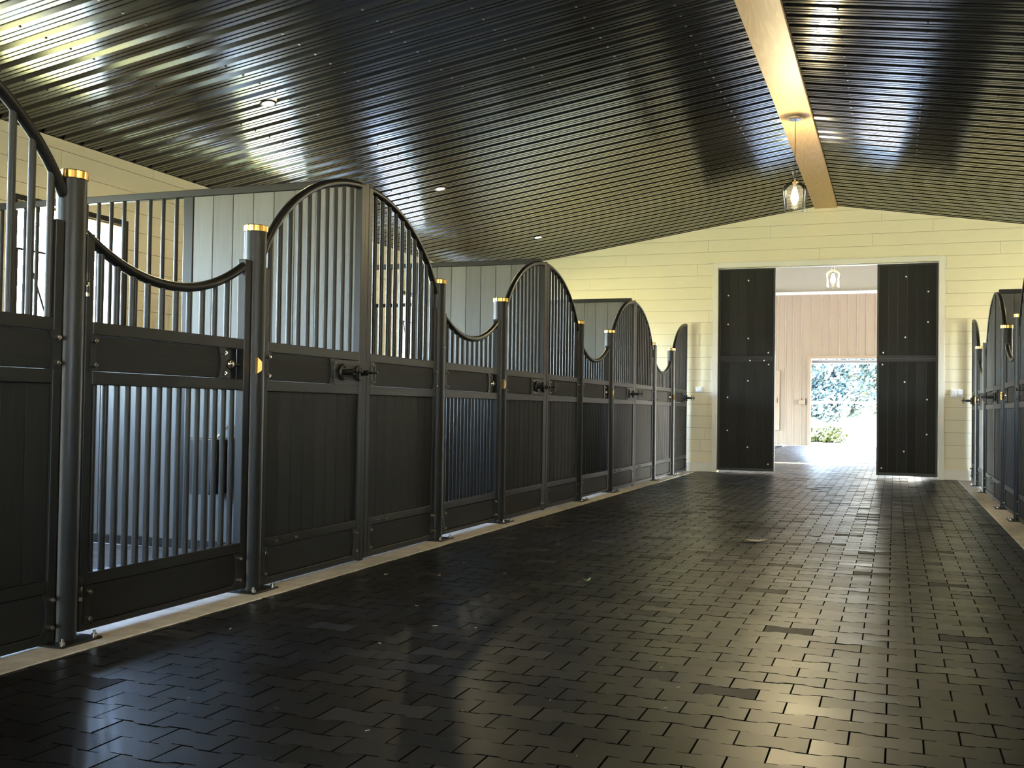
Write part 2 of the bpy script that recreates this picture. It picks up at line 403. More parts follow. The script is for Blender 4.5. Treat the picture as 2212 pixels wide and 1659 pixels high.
# outer walls with window openings
WY0, WY1, WZ0, WZ1 = 0.918, 2.248, 1.22, 2.74      # along the bay from the peak, sill, head
def side_wall(name, x, sgn, label, boards):
    ob = [(P(k) + WY0, P(k) + WY1) for k in ((-3, -2, -1, 0, 1, 2) if sgn < 0 else (-3, -2, 2))]
    b = MB(); xa, xb = sorted((x + sgn * 0.018, x + sgn * 0.20)); top = zceil(x) - 0.004
    ys = [YN] + [v for o in ob for v in o] + [YB + 0.2]
    for i in range(0, len(ys), 2): b.box(xa, xb, ys[i], ys[i + 1], 0, top - 0.03)
    for y0, y1 in ob: b.box(xa, xb, y0, y1, 0, WZ0); b.box(xa, xb, y0, y1, WZ1, top - 0.03)
    w = struct(b.build(name, M_GAP), label)
    rng = random.Random(5)
    z = -0.01
    while z < top:
        z0, z1 = max(z + G, 0.0), min(z + PZ - G, top)
        ya = YN if not boards else 3.0
        js = []; y = ya + rng.uniform(0.5, 2.5)
        while y < YB: js.append(y); y += rng.uniform(2.4, 3.8) if boards else 20
        yy = [ya] + js + [YB]
        for a, c in zip(yy[:-1], yy[1:]):
            segs = [(a + 0.0015, c - 0.0015)]
            if z1 > WZ0 and z0 < WZ1:
                for o0, o1 in ob:
                    ns = []
                    for s0, s1 in segs:
                        if s1 <= o0 or s0 >= o1: ns.append((s0, s1))
                        else:
                            if s0 < o0: ns.append((s0, o0))
                            if s1 > o1: ns.append((o1, s1))
                    segs = ns
            pieces = [(s0, s1, z0, z1) for s0, s1 in segs]
            for o0, o1 in ob:                                  # strips of the courses that straddle the window head and sill
                e0, e1 = max(o0, a + 0.0015), min(o1, c - 0.0015)
                if e1 - e0 > 0.02 and z0 < WZ1 < z1: pieces.append((e0, e1, WZ1, z1))
                if e1 - e0 > 0.02 and z0 < WZ0 < z1: pieces.append((e0, e1, z0, WZ0))
            for s0, s1, h0, h1 in pieces:
                if s1 - s0 < 0.02 or h1 - h0 < 0.01: continue
                q0, q1 = sorted((0.0, sgn * 0.0185))
                MB().box(q0, q1, -(s1 - s0) / 2, (s1 - s0) / 2, -(h1 - h0) / 2, (h1 - h0) / 2).build('board', M_WALL, w, (x, (s0 + s1) / 2, (h0 + h1) / 2))
        z += PZ
    return w
wall_left = side_wall('wall_left', XL, -1, 'cream shiplap outer wall behind the left stalls', True)
wall_right = side_wall('wall_right', XRT, 1, 'cream shiplap outer wall behind the right stalls', False)
def window(i, x, sgn, k, full):
    y0, y1 = P(k) + WY0, P(k) + WY1
    fr = MB(); xo = sorted((x - sgn * 0.012, x + sgn * 0.03))
    for a in ((y0 - 0.05, y0, WZ0 - 0.05, WZ1 + 0.05), (y1, y1 + 0.05, WZ0 - 0.05, WZ1 + 0.05), (y0, y1, WZ1, WZ1 + 0.05), (y0, y1, WZ0 - 0.05, WZ0)):
        fr.box(*xo, *a)
    w = struct(fr.build('window_%d' % i, M_BRFR), None)
    xj = sorted((x + sgn * 0.02, x + sgn * 0.22))
    MB().box(*xj, y1 - 0.015, y1, WZ0, WZ1).build('jamb', M_JAMB, w); MB().box(*xj, y0, y0 + 0.015, WZ0, WZ1).build('jamb', M_JAMB, w)
    MB().box(*xj, y0 + 0.015, y1 - 0.015, WZ1 - 0.015, WZ1).build('soffit', M_SOFF, w)
    MB().box(*xj, y0 + 0.015, y1 - 0.015, WZ0, WZ0 + 0.02).build('sill', M_JAMB, w)
    if full:
        xg = x + sgn * 0.05; ya, yb = y0 + 0.06, y0 + 0.98; g = MB()
        g.tube([(xg, ya, WZ0), (xg, ya, 2.33)], 0.011, 8).tube([(xg, yb, WZ0), (xg, yb, 2.33)], 0.011, 8).tube([(xg, ya, 2.33), (xg, yb, 2.33)], 0.011, 8)
        g.build('guard_frame', M_BRFR, w)
        MB().tube([(xg, ya + 0.10, 2.33), (xg, ya + 0.42, 1.60)], 0.010, 8).build('guard_brace', M_BRFR, w)
    return w
n = 1
for k in range(-3, 3):
    window(n, XL, -1, k, k >= 0); n += 1
for k in (-3, -2, 2):  # unseen right windows, opened only in bays picked for the light they admit
    window(n, XRT, 1, k, False); n += 1
struct(MB().box(XL - 0.2, XL - 0.006, YN, YB, zceil(XL) - 0.03, zceil(XL) + 0.045).build('trim_7', M_BLACK), 'black closure strip over the left wall'); struct(MB().box(XRT + 0.006, XRT + 0.2, YN, YB, zceil(XRT) - 0.03, zceil(XRT) + 0.045).build('trim_8', M_BLACK), 'black closure strip over the right wall')
# near end wall behind the camera with the open aisle doorway
wn_ = MB()
wn_.prism([(XL, 0), (-2.2, 0), (-2.2, zc(-2.2)), (XL, zc(XL))], 'y', YN - 0.2, YN)
wn_.prism([(0.1, 0), (XRT, 0), (XRT, zc(XRT)), (0.1, zc(0.1))], 'y', YN - 0.2, YN)
wn_.prism([(-2.2, 2.3), (0.1, 2.3), (0.1, zc(0.1)), (XR, zc(XR)), (-2.2, zc(-2.2))], 'y', YN - 0.2, YN)
struct(wn_.build('wall_front', M_WALL), 'cream gable wall at the near end of the aisle')

# ------------------------------------------------------------------ ceiling
ct = MB()
ct.prism([(XL - 0.5, ZR - SL * (XR - XL + 0.5) + 0.05), (XR, ZR + 0.05), (XRT + 0.5, ZR - SL * (XRT + 0.5 - XR) + 0.05), (XRT + 0.5, ZR - SL * (XRT + 0.5 - XR) + 0.12), (XR, ZR + 0.12), (XL - 0.5, ZR - SL * (XR - XL + 0.5) + 0.12)], 'y', YN - 0.6, YB + 0.2)
ceiling = struct(ct.build('ceiling', M_BLACK), 'black ribbed metal ceiling sloping from the ridge')
RP = 0.2375
prof = [(0.0, 0.0), (0.018, 0.034), (0.062, 0.034), (0.080, 0.0), (0.122, 0.0), (0.127, 0.005), (0.139, 0.005), (0.144, 0.0), (0.174, 0.0), (0.179, 0.005), (0.191, 0.005), (0.196, 0.0)]
def sheet(xa, xb):
    b = MB(); pts = []
    for q in range(4): pts += [(q * RP + y, h) for y, h in prof]
    pts.append((4 * RP, 0.0))
    nseg = 6; vs = []
    for i in range(nseg + 1):
        x = xa + (xb - xa) * i / nseg
        vs += [(x, y, zceil(x) + h) for y, h in pts]
    m = len(pts)
    b.add(vs, [(i * m + j, i * m + j + 1, (i + 1) * m + j + 1, (i + 1) * m + j) for i in range(nseg) for j in range(m - 1)])
    return b
mL = sheet(XL + 0.001, XR).mesh('ceiling_panel', M_CEIL, False); mR = sheet(XRT - 0.001, XR).mesh('ceiling_panel', M_CEIL, False)
YR0 = 7.163 - 0.040
y = YR0 + 4 * RP * math.ceil((YB - YR0) / (4 * RP)) - 4 * RP
ys_ = []
while y > YN - 1: ys_.append(y); y -= 4 * RP
for y in ys_:
    obj('ceiling_panel', mL, ceiling, (0, y, 0)); obj('ceiling_panel', mR, ceiling, (0, y, 0))
scr = MB()
def screw(b, x, yy):
    z = zceil(x); n = 6
    top = [(x + 0.008 * math.cos(q * math.pi / 3), yy + 0.008 * math.sin(q * math.pi / 3), z) for q in range(n)]
    bot = [(px, py, z - 0.007) for px, py, _ in top]
    b.add(top + bot, [tuple(range(n, 2 * n))] + [(q, (q + 1) % n, n + (q + 1) % n, n + q) for q in range(n)])
    w = [(x + 0.012 * math.cos(q * math.pi / 3), yy + 0.012 * math.sin(q * math.pi / 3), z - 0.0015) for q in range(n)]
    b.add(w, [tuple(range(n))])
yy = YR0 + 0.095
while yy > 2: yy -= RP
while yy < YB:
    for q in range(9):
        x = -1.66 - 0.677 * q
        if x > XL + 0.1: screw(scr, x, yy)
        if 2 * XR - x < XRT - 0.1: screw(scr, 2 * XR - x, yy)
    yy += RP
tag(scr.build('ceiling_screws', mat('screw_head', (0.10, 0.10, 0.10), 0.35, 0.6), ceiling, recalc=False), None, None, None, 'stuff')

# ridge beams
BX0, BX1, BZ = -1.212, -0.866, 4.268
def beam(y0, y1, m, label):
    cy = (y0 + y1) / 2
    o = MB().box(BX0, BX1, y0 - cy, y1 - cy, BZ, 4.36, 0.004).build('ridge_beam', m, None, (0, cy, 0)); return tag(o, label, 'beam')
beam(4.0, 12.03, M_TIMB, 'near pale timber ridge beam above the aisle, running out of the top of the picture')
beam(12.034, YB - 0.002, M_TIMB2, 'far pale timber ridge beam ending at the cream gable wall')

# ------------------------------------------------------------------ stall posts
def bolt(b, x, y, z, r=0.010, ln=0.016, ax='x'):
    if ax == 'x': b.tube([(x, y, z), (x + ln, y, z)], r, 6, True); b.tube([(x + ln, y, z), (x + ln + 0.008, y, z)], r * 0.6, 6, True)
    else: b.tube([(x, y, z), (x, y, z + ln)], r, 6, True); b.tube([(x, y, z + ln), (x, y, z + ln + 0.012)], r * 0.55, 6, True)
_bm = MB(); bolt(_bm, 0, 0, 0); BOLT = _bm.mesh('bolt', M_CHROME)
_bm = MB(); bolt(_bm, 0, 0, 0, 0.013, 0.014, 'z'); ABOLT = _bm.mesh('anchor_bolt', M_CHROME)
PR = 0.060; PH = 1.968
def make_post(kind):
    t = thing('stall_post', '', 'post', (AXL, 0, 0), 'black stall posts with brass caps')
    MB().tube([(0, 0, 0.012), (0, 0, PH - 0.036)], PR, 28, False).build('tube', M_STEEL, t)
    MB().lathe([(PR, PH - 0.036), (PR + 0.0055, PH - 0.034), (PR + 0.0055, PH - 0.004), (PR + 0.002, PH), (0.0, PH + 0.003)], 36, smooth=False, flute=0.03).build('brass_cap', M_BRASS, t)['label'] = 'fluted brass cap'
    bp = MB().box(-0.095, 0.115, -0.115, 0.115, 0.004, 0.014, 0.003).build('base_plate', M_STEEL, t)
    for x in (-0.075, 0.092):
        for y in (-0.09, 0.09): obj('anchor_bolt', ABOLT, bp, (x, y, 0.014))
    if kind == 'latch':
        MB().prism([(-0.052, 1.166), (-0.012, 1.184), (-0.012, 1.230), (-0.052, 1.252)], 'x', 0.047, 0.064).build('strike_plate', M_BRASS, t)['label'] = 'brass strike plate'
    else:
        for z in (0.215, 1.505):
            h = MB().tube([(0.02, 0.075, z - 0.045), (0.02, 0.075, z + 0.045)], 0.012, 10).build('hinge_pin', M_BLACK, t)
            MB().tube([(0.02, 0.075, z - 0.012), (0.02, 0.075, z + 0.004)], 0.015, 6).build('nut', M_CHROME, h); MB().tube([(0.02, 0.075, z - 0.055), (0.02, 0.075, z - 0.04)], 0.015, 6).build('nut', M_CHROME, h)
            MB().box(0.008, 0.032, 0.05, 0.075, z - 0.01, z + 0.01).build('hinge_bracket', M_STEEL, h)
    freeze(t); return t
ORD = ['first', 'second', 'third', 'fourth', 'fifth', 'sixth', 'seventh', 'eighth', 'ninth']
# ------------------------------------------------------------------ stall front panels
TH = 0.048
def arch_z(u): return 2.424 - 0.95 * (1 - math.sqrt(max(0.0, 1 - (u / 1.245) ** 2)))
def plate(side, y, z0, z1, w, c=0.012):
    # end plate whose inner edge curves round the board end; side=+1: plate lies towards +y of the arc
    pts = []
    for q in range(9):
        a = -1 + 2 * q / 8; pts.append((y + side * (0.022 * (1 - a * a)), (z0 + z1) / 2 + a * (z1 - z0) / 2))
    out = pts + [(y + side * w, z1), (y + side * w, z0)]
    return MB().prism(out, 'x', -0.02, 0.002)
BAR_R = 0.0150
def bar_mesh(z0, z1): return MB().tube([(0, 0, z0), (0, 0, z1)], BAR_R, 10, False).mesh('bar', M_STEEL)
def boarded(t, ya, yb, z0, z1, n, m, thick=(-0.04, -0.012), name='board'):
    w = (yb - ya) / n; me = MB().box(thick[0], thick[1], -w / 2 + 0.0008, w / 2 - 0.0008, z0, z1, 0.0025).mesh(name, m)
    for i in range(n): obj(name, me, t, (0, ya + w * (i + 0.5), 0))
def strip(t, name, ya, yb, z0, z1, left=True, right=True):
    # horizontal board held by curved end plates with two bolts each
    pw = 0.058
    bd = MB().box(-0.034, -0.006, ya + 0.012, yb - 0.012, z0 + 0.003, z1 - 0.003, 0.003).build(name, M_BOARDH, t)
    for s, y, on in ((1, yb - pw, right), (-1, ya + pw, left)):
        if not on: continue
        p = plate(s, y, z0 + 0.001, z1 - 0.001, pw).build('end_plate', M_STEEL, t)
        for zz in (z0 + 0.027, z1 - 0.027): obj('bolt', BOLT, p, (0.002, y + s * 0.038, zz))
def make_panel(half):
    sg = -1 if half == 'A' else 1
    lim = OA if half == 'A' else OB
    e = lim - PR - 0.002                      # outer edge
    t = thing('stall_front_panel', '', 'stall panel', (FL, 0, 0), 'arched boarded stall front panels')
    R = lambda a, b: tuple(sorted((sg * a, sg * b)))
    MB().box(-TH, 0, *R(0.026, 0.076), 0.015, arch_z(0.05) + 0.018, 0.003).build('stile', M_STEEL, t)
    MB().box(-TH, 0, *R(e - 0.045, e), 0.015, 1.75, 0.003).build('stile', M_STEEL, t)
    for z0, z1 in ((0.015, 0.053), (0.220, 0.270), (1.075, 1.132), (1.290, 1.345)):
        rl = MB().box(-TH, 0, *R(0.076, e - 0.045), z0, z1, 0.003).build('rail', M_STEEL, t)
        if z0 == 0.220:
            for u in (0.20, 0.31) if half == 'B' else (1.02, 0.82): obj('bolt', BOLT, rl, (0, sg * u, 0.247))
    boarded(t, *R(0.076, e - 0.045), 0.27, 1.075, 8, M_BOARDV)
    strip(t, 'kick_board', *R(0.076, e - 0.012), 0.053, 0.220)
    if half == 'A':
        strip(t, 'middle_board', -(e - 0.012), -0.395, 1.132, 1.290)
        hp = MB().box(-0.03, 0.0015, -0.385, -0.078, 1.134, 1.288, 0.002).build('hook_plate', M_STEEL, t)
        for yb in (-0.300, -0.098):
            h = MB()
            ring = [(0.010, yb + 0.034 * math.cos(a), 1.21 + 0.040 * math.sin(a)) for a in [math.radians(60 + 30 * q) for q in range(9)]]
            h.tube(ring, 0.013, 8); h.tube([(0.0, yb, 1.21), (0.085, yb, 1.212)], 0.018, 10); h.tube([(0.085, yb, 1.212), (0.145, yb, 1.214)], 0.009, 8)
            h.box(0.122, 0.130, yb - 0.006, yb + 0.006, 1.170, 1.258, 0.001); h.box(0.122, 0.130, yb - 0.036, yb + 0.036, 1.208, 1.220, 0.001)
            h.build('halter_hook', M_BLACK, t)
    else:
        strip(t, 'middle_board', 0.076, e - 0.012, 1.132, 1.290)
    pth = []
    u0, u1 = 0.03, lim - PR + 0.012
    for q in range(25):
        u = u0 + (u1 - u0) * q / 24; pth.append((-0.022, sg * u, arch_z(u)))
    MB().tube(pth, 0.0245, 12).build('arched_rail', M_TUBE, t)
    for q in range(10):
        u = 0.155 + 0.1015 * q
        if half == 'A': u = 0.168 + 0.1015 * q
        if u > e - 0.05: continue
        obj('bar', bar_mesh(1.343, arch_z(u) - 0.012), t, (-0.024, sg * u, 0))
    freeze(t); return t
# ------------------------------------------------------------------ stall gates
GH = (PER - OA - OB) / 2                     # half distance of the posts
def scoop_z(u): return 1.562 + 0.165 * (abs(u + 0.03) / 0.58) ** 2.1
def make_gate():
    t = thing('stall_gate', '', 'gate', (FL, 0, 0), 'barred stall gates with scooped tops')
    e = GH - PR - 0.012
    MB().box(-TH, 0, -e, -e + 0.045, 0.028, scoop_z(-e), 0.003).build('stile', M_STEEL, t)
    MB().box(-TH, 0, e - 0.050, e, 0.028, scoop_z(e) + 0.012, 0.003).build('stile', M_STEEL, t)
    ya, yb = -e + 0.045, e - 0.050
    for z0, z1 in ((0.028, 0.053), (0.220, 0.272), (1.075, 1.132), (1.290, 1.345)):
        MB().box(-TH, 0, ya, yb, z0, z1, 0.003).build('rail', M_STEEL, t)
    strip(t, 'kick_board', ya - 0.02, yb + 0.005, 0.053, 0.220)
    strip(t, 'middle_board', ya - 0.02, yb - 0.165, 1.132, 1.290)
    MB().box(-TH, 0, yb - 0.165, yb - 0.152, 1.132, 1.290).build('latch_stile', M_STEEL, t)
    la = MB().box(-TH - 0.004, -TH + 0.002, yb - 0.152, yb, 1.132, 1.290).build('latch_back', M_BLACK, t)
    MB().tube([(-0.022, yb - 0.15, 1.208), (-0.022, yb + 0.02, 1.208)], 0.009, 10).build('latch_bolt', M_BLACK, la)
    k = MB().lathe([(0.0, 0.026), (0.018, 0.024), (0.026, 0.012), (0.022, 0.002), (0.010, 0.0), (0.010, -0.02)], 14)
    kb = k.build('latch_knob', M_CHROME, la, (-0.012, yb - 0.118, 1.208)); kb.rotation_euler = (0, math.radians(90), 0)
    MB().tube([(-0.02, yb - 0.102, 1.208), (-0.02, yb - 0.070, 1.208)], 0.014, 10).build('latch_nut', M_CHROME, la)
    pth = [(-0.022, u, scoop_z(u)) for u in [-e + 0.005 + (2 * e - 0.02) * q / 24 for q in range(25)]]
    MB().tube(pth, 0.0235, 12).build('scooped_rail', M_TUBE, t)
    for q in range(10):
        u = -0.492 + 0.1015 * q
        obj('bar', bar_mesh(1.343, scoop_z(u) - 0.012), t, (-0.024, u, 0))
    lo = bar_mesh(0.270, 1.077)
    for q in range(15):
        obj('bar', lo, t, (-0.024, -0.520 + 0.0715 * q, 0))
    freeze(t); return t
# ------------------------------------------------------------------ place the rows
latch_p, hinge_p = make_post('latch'), make_post('hinge')
panA, panB, gate = make_panel('A'), make_panel('B'), make_gate()
used = set()
def put(proto, loc, label, mirror=False):
    if proto.name in used: return dup(proto, loc, label, mirror)
    used.add(proto.name); proto.location = loc; proto['label'] = label; return proto
DIST = ['nearest', 'second nearest', 'third nearest', 'farthest']
# left row
put(panA, (FL, P(-1), 0), 'arched stall panel with halter hooks before the picture edge on the left')
put(panB, (FL, P(-1), 0), 'arched stall panel cut by the left picture edge, beside the first brass-capped post')
ip = 0
for k in range(-1, 4):
    if k >= 0: put(latch_p, (AXL, P(k) - OA, 0), '%s brass-capped post from the front in the left row, with a brass strike plate' % ORD[ip]); ip += 1
    if k < 3: put(hinge_p, (AXL, P(k) + OB, 0), '%s brass-capped post from the front in the left row, hinging a gate' % ORD[ip]); ip += 1
for k in range(0, 4): put(panA, (FL, P(k), 0), '%s left-row panel with black halter hooks, arch rising away from viewer' % ['nearest full', 'second', 'third', 'last'][k])
for k in range(0, 3): put(panB, (FL, P(k), 0), '%s left-row panel without hooks, arch falling away from viewer' % ['nearest full', 'second', 'last'][k])
for k in range(-1, 3): put(gate, (FL, (P(k) + OB + P(k + 1) - OA) / 2, 0), '%s gate with scooped top rail in the left row of stalls' % DIST[k + 1])
# right row (mirrored)
put(panA, (FR, P(1), 0), 'arched panel with halter hooks at the right picture edge', True)
put(panB, (FR, P(1), 0), 'nearest arched panel without hooks in the right row, at the picture edge', True)
put(panA, (FR, P(2), 0), 'middle arched panel with halter hooks in the right row', True)
put(panB, (FR, P(2), 0), 'far arched panel without hooks in the right row', True)
put(panA, (FR, P(3), 0), 'last arched panel in the right row, against the cream end wall', True)
for k, (a, lab) in enumerate(((P(1) + OB, 'nearest'), (P(2) + OB, 'third nearest'))): put(hinge_p, (AXR, a, 0), '%s brass-capped post in the right row of stalls' % lab, True)
for k, (a, lab) in enumerate(((P(2) - OA, 'second nearest'), (P(3) - OA, 'farthest'))): put(latch_p, (AXR, a, 0), '%s brass-capped post in the right row, with a strike plate' % lab, True)
for k, lab in ((1, 'nearer'), (2, 'farther')): put(gate, (FR, (P(k) + OB + P(k + 1) - OA) / 2, 0), '%s scooped gate in the right row of stalls' % lab, True)

# the rest of both rows, behind and beside the viewer
for side, fx, ax, mir in (('left', FL, AXL, False), ('right', FR, AXR, True)):
    for k in range(-3, 1):
        if mir: wh = ['fourth', 'third', 'second', 'first'][k + 3] + ' bay outside the right picture edge'
        else: wh = ['third', 'second', 'first'][min(k + 3, 2)] + ' bay outside the left picture edge'
        if not mir and k >= -1: continue
        put(panA, (fx, P(k), 0), 'hooked panel of the ' + wh, mir); put(panB, (fx, P(k), 0), 'plain panel of the ' + wh, mir)
        put(gate, (fx, (P(k) + OB + P(k + 1) - OA) / 2, 0), 'gate of the ' + wh, mir)
        put(hinge_p, (ax, P(k) + OB, 0), 'hinge post of the ' + wh, mir); put(latch_p, (ax, P(k + 1) - OA, 0), 'latch post of the ' + wh, mir)
# ------------------------------------------------------------------ partitions between stalls
def make_partition():
    t = thing('stall_partition', '', 'partition', (FL, 0, 0), 'boarded partitions between stalls')
    xe = XL - FL + 0.004                      # wall end in local x
    MB().box(-0.052, -0.002, -0.024, 0.024, 0.0, 2.452, 0.003).build('front_post', M_STEEL, t)
    MB().box(xe, -0.052, -0.024, 0.024, 2.436, 2.486, 0.003).build('top_rail', M_STEEL, t)
    xs0, xs1 = -4.652 - FL, -4.572 - FL
    MB().box(xs0, xs1, -0.024, 0.024, 0.06, 2.436, 0.003).build('stile', M_STEEL, t)
    MB().box(xe, xe + 0.05, -0.024, 0.024, 0.06, 2.436, 0.003).build('stile', M_STEEL, t)
    MB().box(xe + 0.05, xs0, -0.024, 0.024, 1.29, 1.345, 0.003).build('rail', M_STEEL, t)
    MB().box(xe + 0.05, -0.052, -0.024, 0.024, 0.0, 0.06, 0.003).build('rail', M_STEEL, t)
    n = 8; w = (-0.052 - xs1) / n
    me = MB().box(-w / 2 + 0.0012, w / 2 - 0.0012, -0.017, 0.017, 0.06, 2.436, 0.003).mesh('board', M_PART)
    for i in range(n): obj('board', me, t, (xs1 + w * (i + 0.5), 0, 0))
    n = 14; w = (xs0 - xe - 0.05) / n
    me = MB().box(-w / 2 + 0.0012, w / 2 - 0.0012, -0.017, 0.017, 0.06, 1.29, 0.003).mesh('board', M_PART)
    for i in range(n): obj('board', me, t, (xe + 0.05 + w * (i + 0.5), 0, 0))
    me = MB().tube([(0, 0, 1.343), (0, 0, 2.438)], 0.0145, 10, False).mesh('bar', M_STEEL)
    x = xs0 - 0.075
    while x > xe + 0.08: obj('bar', me, t, (x, 0, 0)); x -= 0.1135
    freeze(t); return t
part = make_partition()
for k, lab in ((0, 'nearest dark partition of boards and bars behind the left stall fronts'), (1, 'middle dark partition behind the left stall fronts'), (2, 'farthest dark partition behind the left stall fronts')):
    put(part, (FL, P(k), 0), lab)
put(part, (FR, P(1), 0), 'nearer dark partition behind the right stall fronts', True)
put(part, (FR, P(2), 0), 'farther dark partition behind the right stall fronts', True)
# feeder inside the first left stall
fd = thing('hay_feeder', 'black feed bin with chrome brackets seen through the nearest gate bars', 'feeder', (-4.31, P(0) - 0.022, 0.40))
MB().prism([(-0.075, 0.0), (0.075, 0.0), (0.10, 0.36), (-0.10, 0.36)], 'y', -0.22, -0.004).build('bin', M_BLACK, fd)
MB().box(-0.105, 0.105, -0.225, -0.003, 0.36, 0.375, 0.003).build('rim', M_CHROME, fd)
MB().tube([(0.02, -0.05, 0.375), (0.06, -0.03, 0.44), (0.09, -0.015, 0.46)], 0.012, 8).build('spout', M_CHROME, fd)

# ------------------------------------------------------------------ sliding doors in the end wall
def sliding_door(name, x0, x1, nb, bolts, label):
    yf = YB + 0.075; z0, z1 = 0.035, 3.352; cx = (x0 + x1) / 2; d = struct(MB().box(x0 - cx, x1 - cx, 0.012, 0.05, z0, z1).build(name, M_BLACK, None, (cx, yf, 0)), label)
    a, b = x0 - cx, x1 - cx
    MB().box(a, a + 0.030, -0.004, 0.012, z0, z1, 0.002).build('stile', M_STEEL, d); MB().box(b - 0.030, b, -0.004, 0.012, z0, z1, 0.002).build('stile', M_STEEL, d)
    for q0, q1 in ((z0, 0.085), (1.815, 1.860), (1.868, 1.915), (3.325, z1)): MB().box(a + 0.030, b - 0.030, -0.004, 0.012, q0, q1, 0.002).build('rail', M_STEEL, d)
    w = (b - a - 0.06) / nb
    for q0, q1 in ((0.085, 1.815), (1.915, 3.325)):
        me = MB().box(-w / 2 + 0.0012, w / 2 - 0.0012, 0.0, 0.012, q0, q1, 0.003).mesh('board', M_DOORB)
        for i in range(nb): obj('board', me, d, (a + 0.03 + w * (i + 0.5), 0, 0))
    me = MB().tube([(0, 0.002, 0), (0, -0.008, 0)], 0.013, 8).mesh('door_bolt', M_WHITE)
    for x, z in bolts: obj('door_bolt', me, d, (x - cx, 0, z))
    return d
BLL = [(-2.253, 3.153), (-2.576, 2.914), (-2.577, 2.437), (-2.249, 2.201), (-1.926, 1.966), (-2.217, 1.838), (-1.992, 1.838), (-1.919, 1.774), (-2.248, 1.506), (-2.576, 1.233), (-2.574, 0.689), (-2.246, 0.421), (-1.916, 0.152)]
BLR = [(0.169, 3.145), (0.492, 2.904), (0.489, 2.431), (0.16, 2.196), (-0.162, 1.958), (0.154, 1.499), (0.479, 1.228), (0.477, 0.688), (0.148, 0.416), (-0.18, 0.149), (-0.173, 1.772)]
sliding_door('door_1', DX0 + 0.004, -1.822, 6, BLL, 'left black boarded sliding door leaf in the end wall')
sliding_door('door_2', -0.258, DX1 - 0.004, 6, BLR, 'right black boarded sliding door leaf in the end wall')
trk = MB().box(DX0, DX1, YB + 0.06, YB + 0.14, DZ - 0.012, DZ + 0.03).build('trim_4', M_WHITE); struct(trk, 'white door track under the casing')

# ------------------------------------------------------------------ lamps
def pendant(y, label, z_can, x=-1.04, pw=1.0):
    zt, zb = 3.654, 3.223
    p = thing('pendant_lamp', label, 'lamp', (x, y, zb), 'glass pendant lamps on the ridge')
    cn = MB().lathe([(0.0, z_can - zb), (0.070, z_can - zb), (0.072, z_can - zb - 0.008), (0.072, z_can - zb - 0.034), (0.066, z_can - zb - 0.040), (0.0, z_can - zb - 0.040)], 24, smooth=False).build('canopy', M_CHROME, p)
    MB().tube([(0, 0, z_can - zb - 0.04), (0, 0, 0.40)], 0.0035, 6, False).build('cord', M_BLACK, p)
    pr = [(0.027, 0.431), (0.025, 0.40), (0.028, 0.34), (0.040, 0.318), (0.085, 0.298), (0.118, 0.270), (0.132, 0.235), (0.134, 0.20), (0.126, 0.12), (0.112, 0.0)]
    MB().lathe(pr, 32).build('glass_shade', M_GLASS, p)
    MB().lathe([(0.105, -0.002), (0.114, -0.002), (0.116, 0.004), (0.112, 0.008), (0.105, 0.004)], 32).build('shade_rim', M_GLASS, p)
    MB().lathe([(0.0, 0.33), (0.017, 0.33), (0.018, 0.26), (0.015, 0.255)], 14).build('socket', M_BLACK, p)
    MB().lathe([(0.013, 0.258), (0.020, 0.235), (0.038, 0.18), (0.044, 0.145), (0.038, 0.105), (0.020, 0.085), (0.0, 0.080)], 18).build('bulb', M_BULB, p)
    ld = bpy.data.lights.new('pendant_light', 'POINT'); ld.energy = PEND_W * pw; ld.color = (1.0, 0.83, 0.47); ld.shadow_soft_size = 0.02
    lo = bpy.data.objects.new('pendant_light', ld); COL.objects.link(lo); lo.parent = p; lo.location = (0, 0, 0.155)
    return p
pendant(11.79, 'clear glass pendant lamp hanging from the timber ridge beam', BZ, -1.04, 1.1)
pendant(4.4, 'glass pendant lamp over the near end of the aisle', BZ, -1.04, 0.8)
pendant(-3.0, 'glass pendant lamp over the aisle behind the viewer', 4.33)
pendant(19.3, 'small glass pendant lamp seen through the open end doors', 4.379, -1.03, 0.08)

def downlight(x, y, label):
    z = zceil(x); t = thing('downlight', label, 'light', (x, y, z), 'recessed ceiling downlights')
    MB().lathe([(0.052, -0.004), (0.072, -0.008), (0.075, -0.002), (0.075, 0.004)], 24).build('trim_ring', M_STEEL, t)
    MB().disc(0.055, -0.004, 24).build('lens', M_LED, t)
    ld = bpy.data.lights.new('downlight_beam', 'AREA'); ld.shape = 'DISK'; ld.size = 0.10; ld.energy = LAMP_W; ld.color = (1.0, 0.83, 0.47); ld.spread = math.radians(170)
    lo = bpy.data.objects.new('downlight_beam', ld); COL.objects.link(lo); lo.parent = t; lo.location = (0, 0, -0.012)
    t.rotation_euler = (0, math.atan(SL) * (-1 if x < XR else 1), 0)
DLY = [7.88 + PER * k for k in range(-3, 3)]
ll = {3: 'nearest glowing recessed downlight in the ceiling over the left stalls', 4: 'middle glowing recessed downlight in the ceiling over the left stalls', 5: 'farthest glowing recessed downlight in the ceiling over the left stalls'}
for i, y in enumerate(DLY):
    downlight(-5.24, y, ll.get(i, ORD[i] + ' recessed downlight over the left stalls, counted from the near end wall'))
    downlight(2 * XR + 5.24, y, ORD[i] + ' recessed downlight over the right stalls, counted from the near end wall')

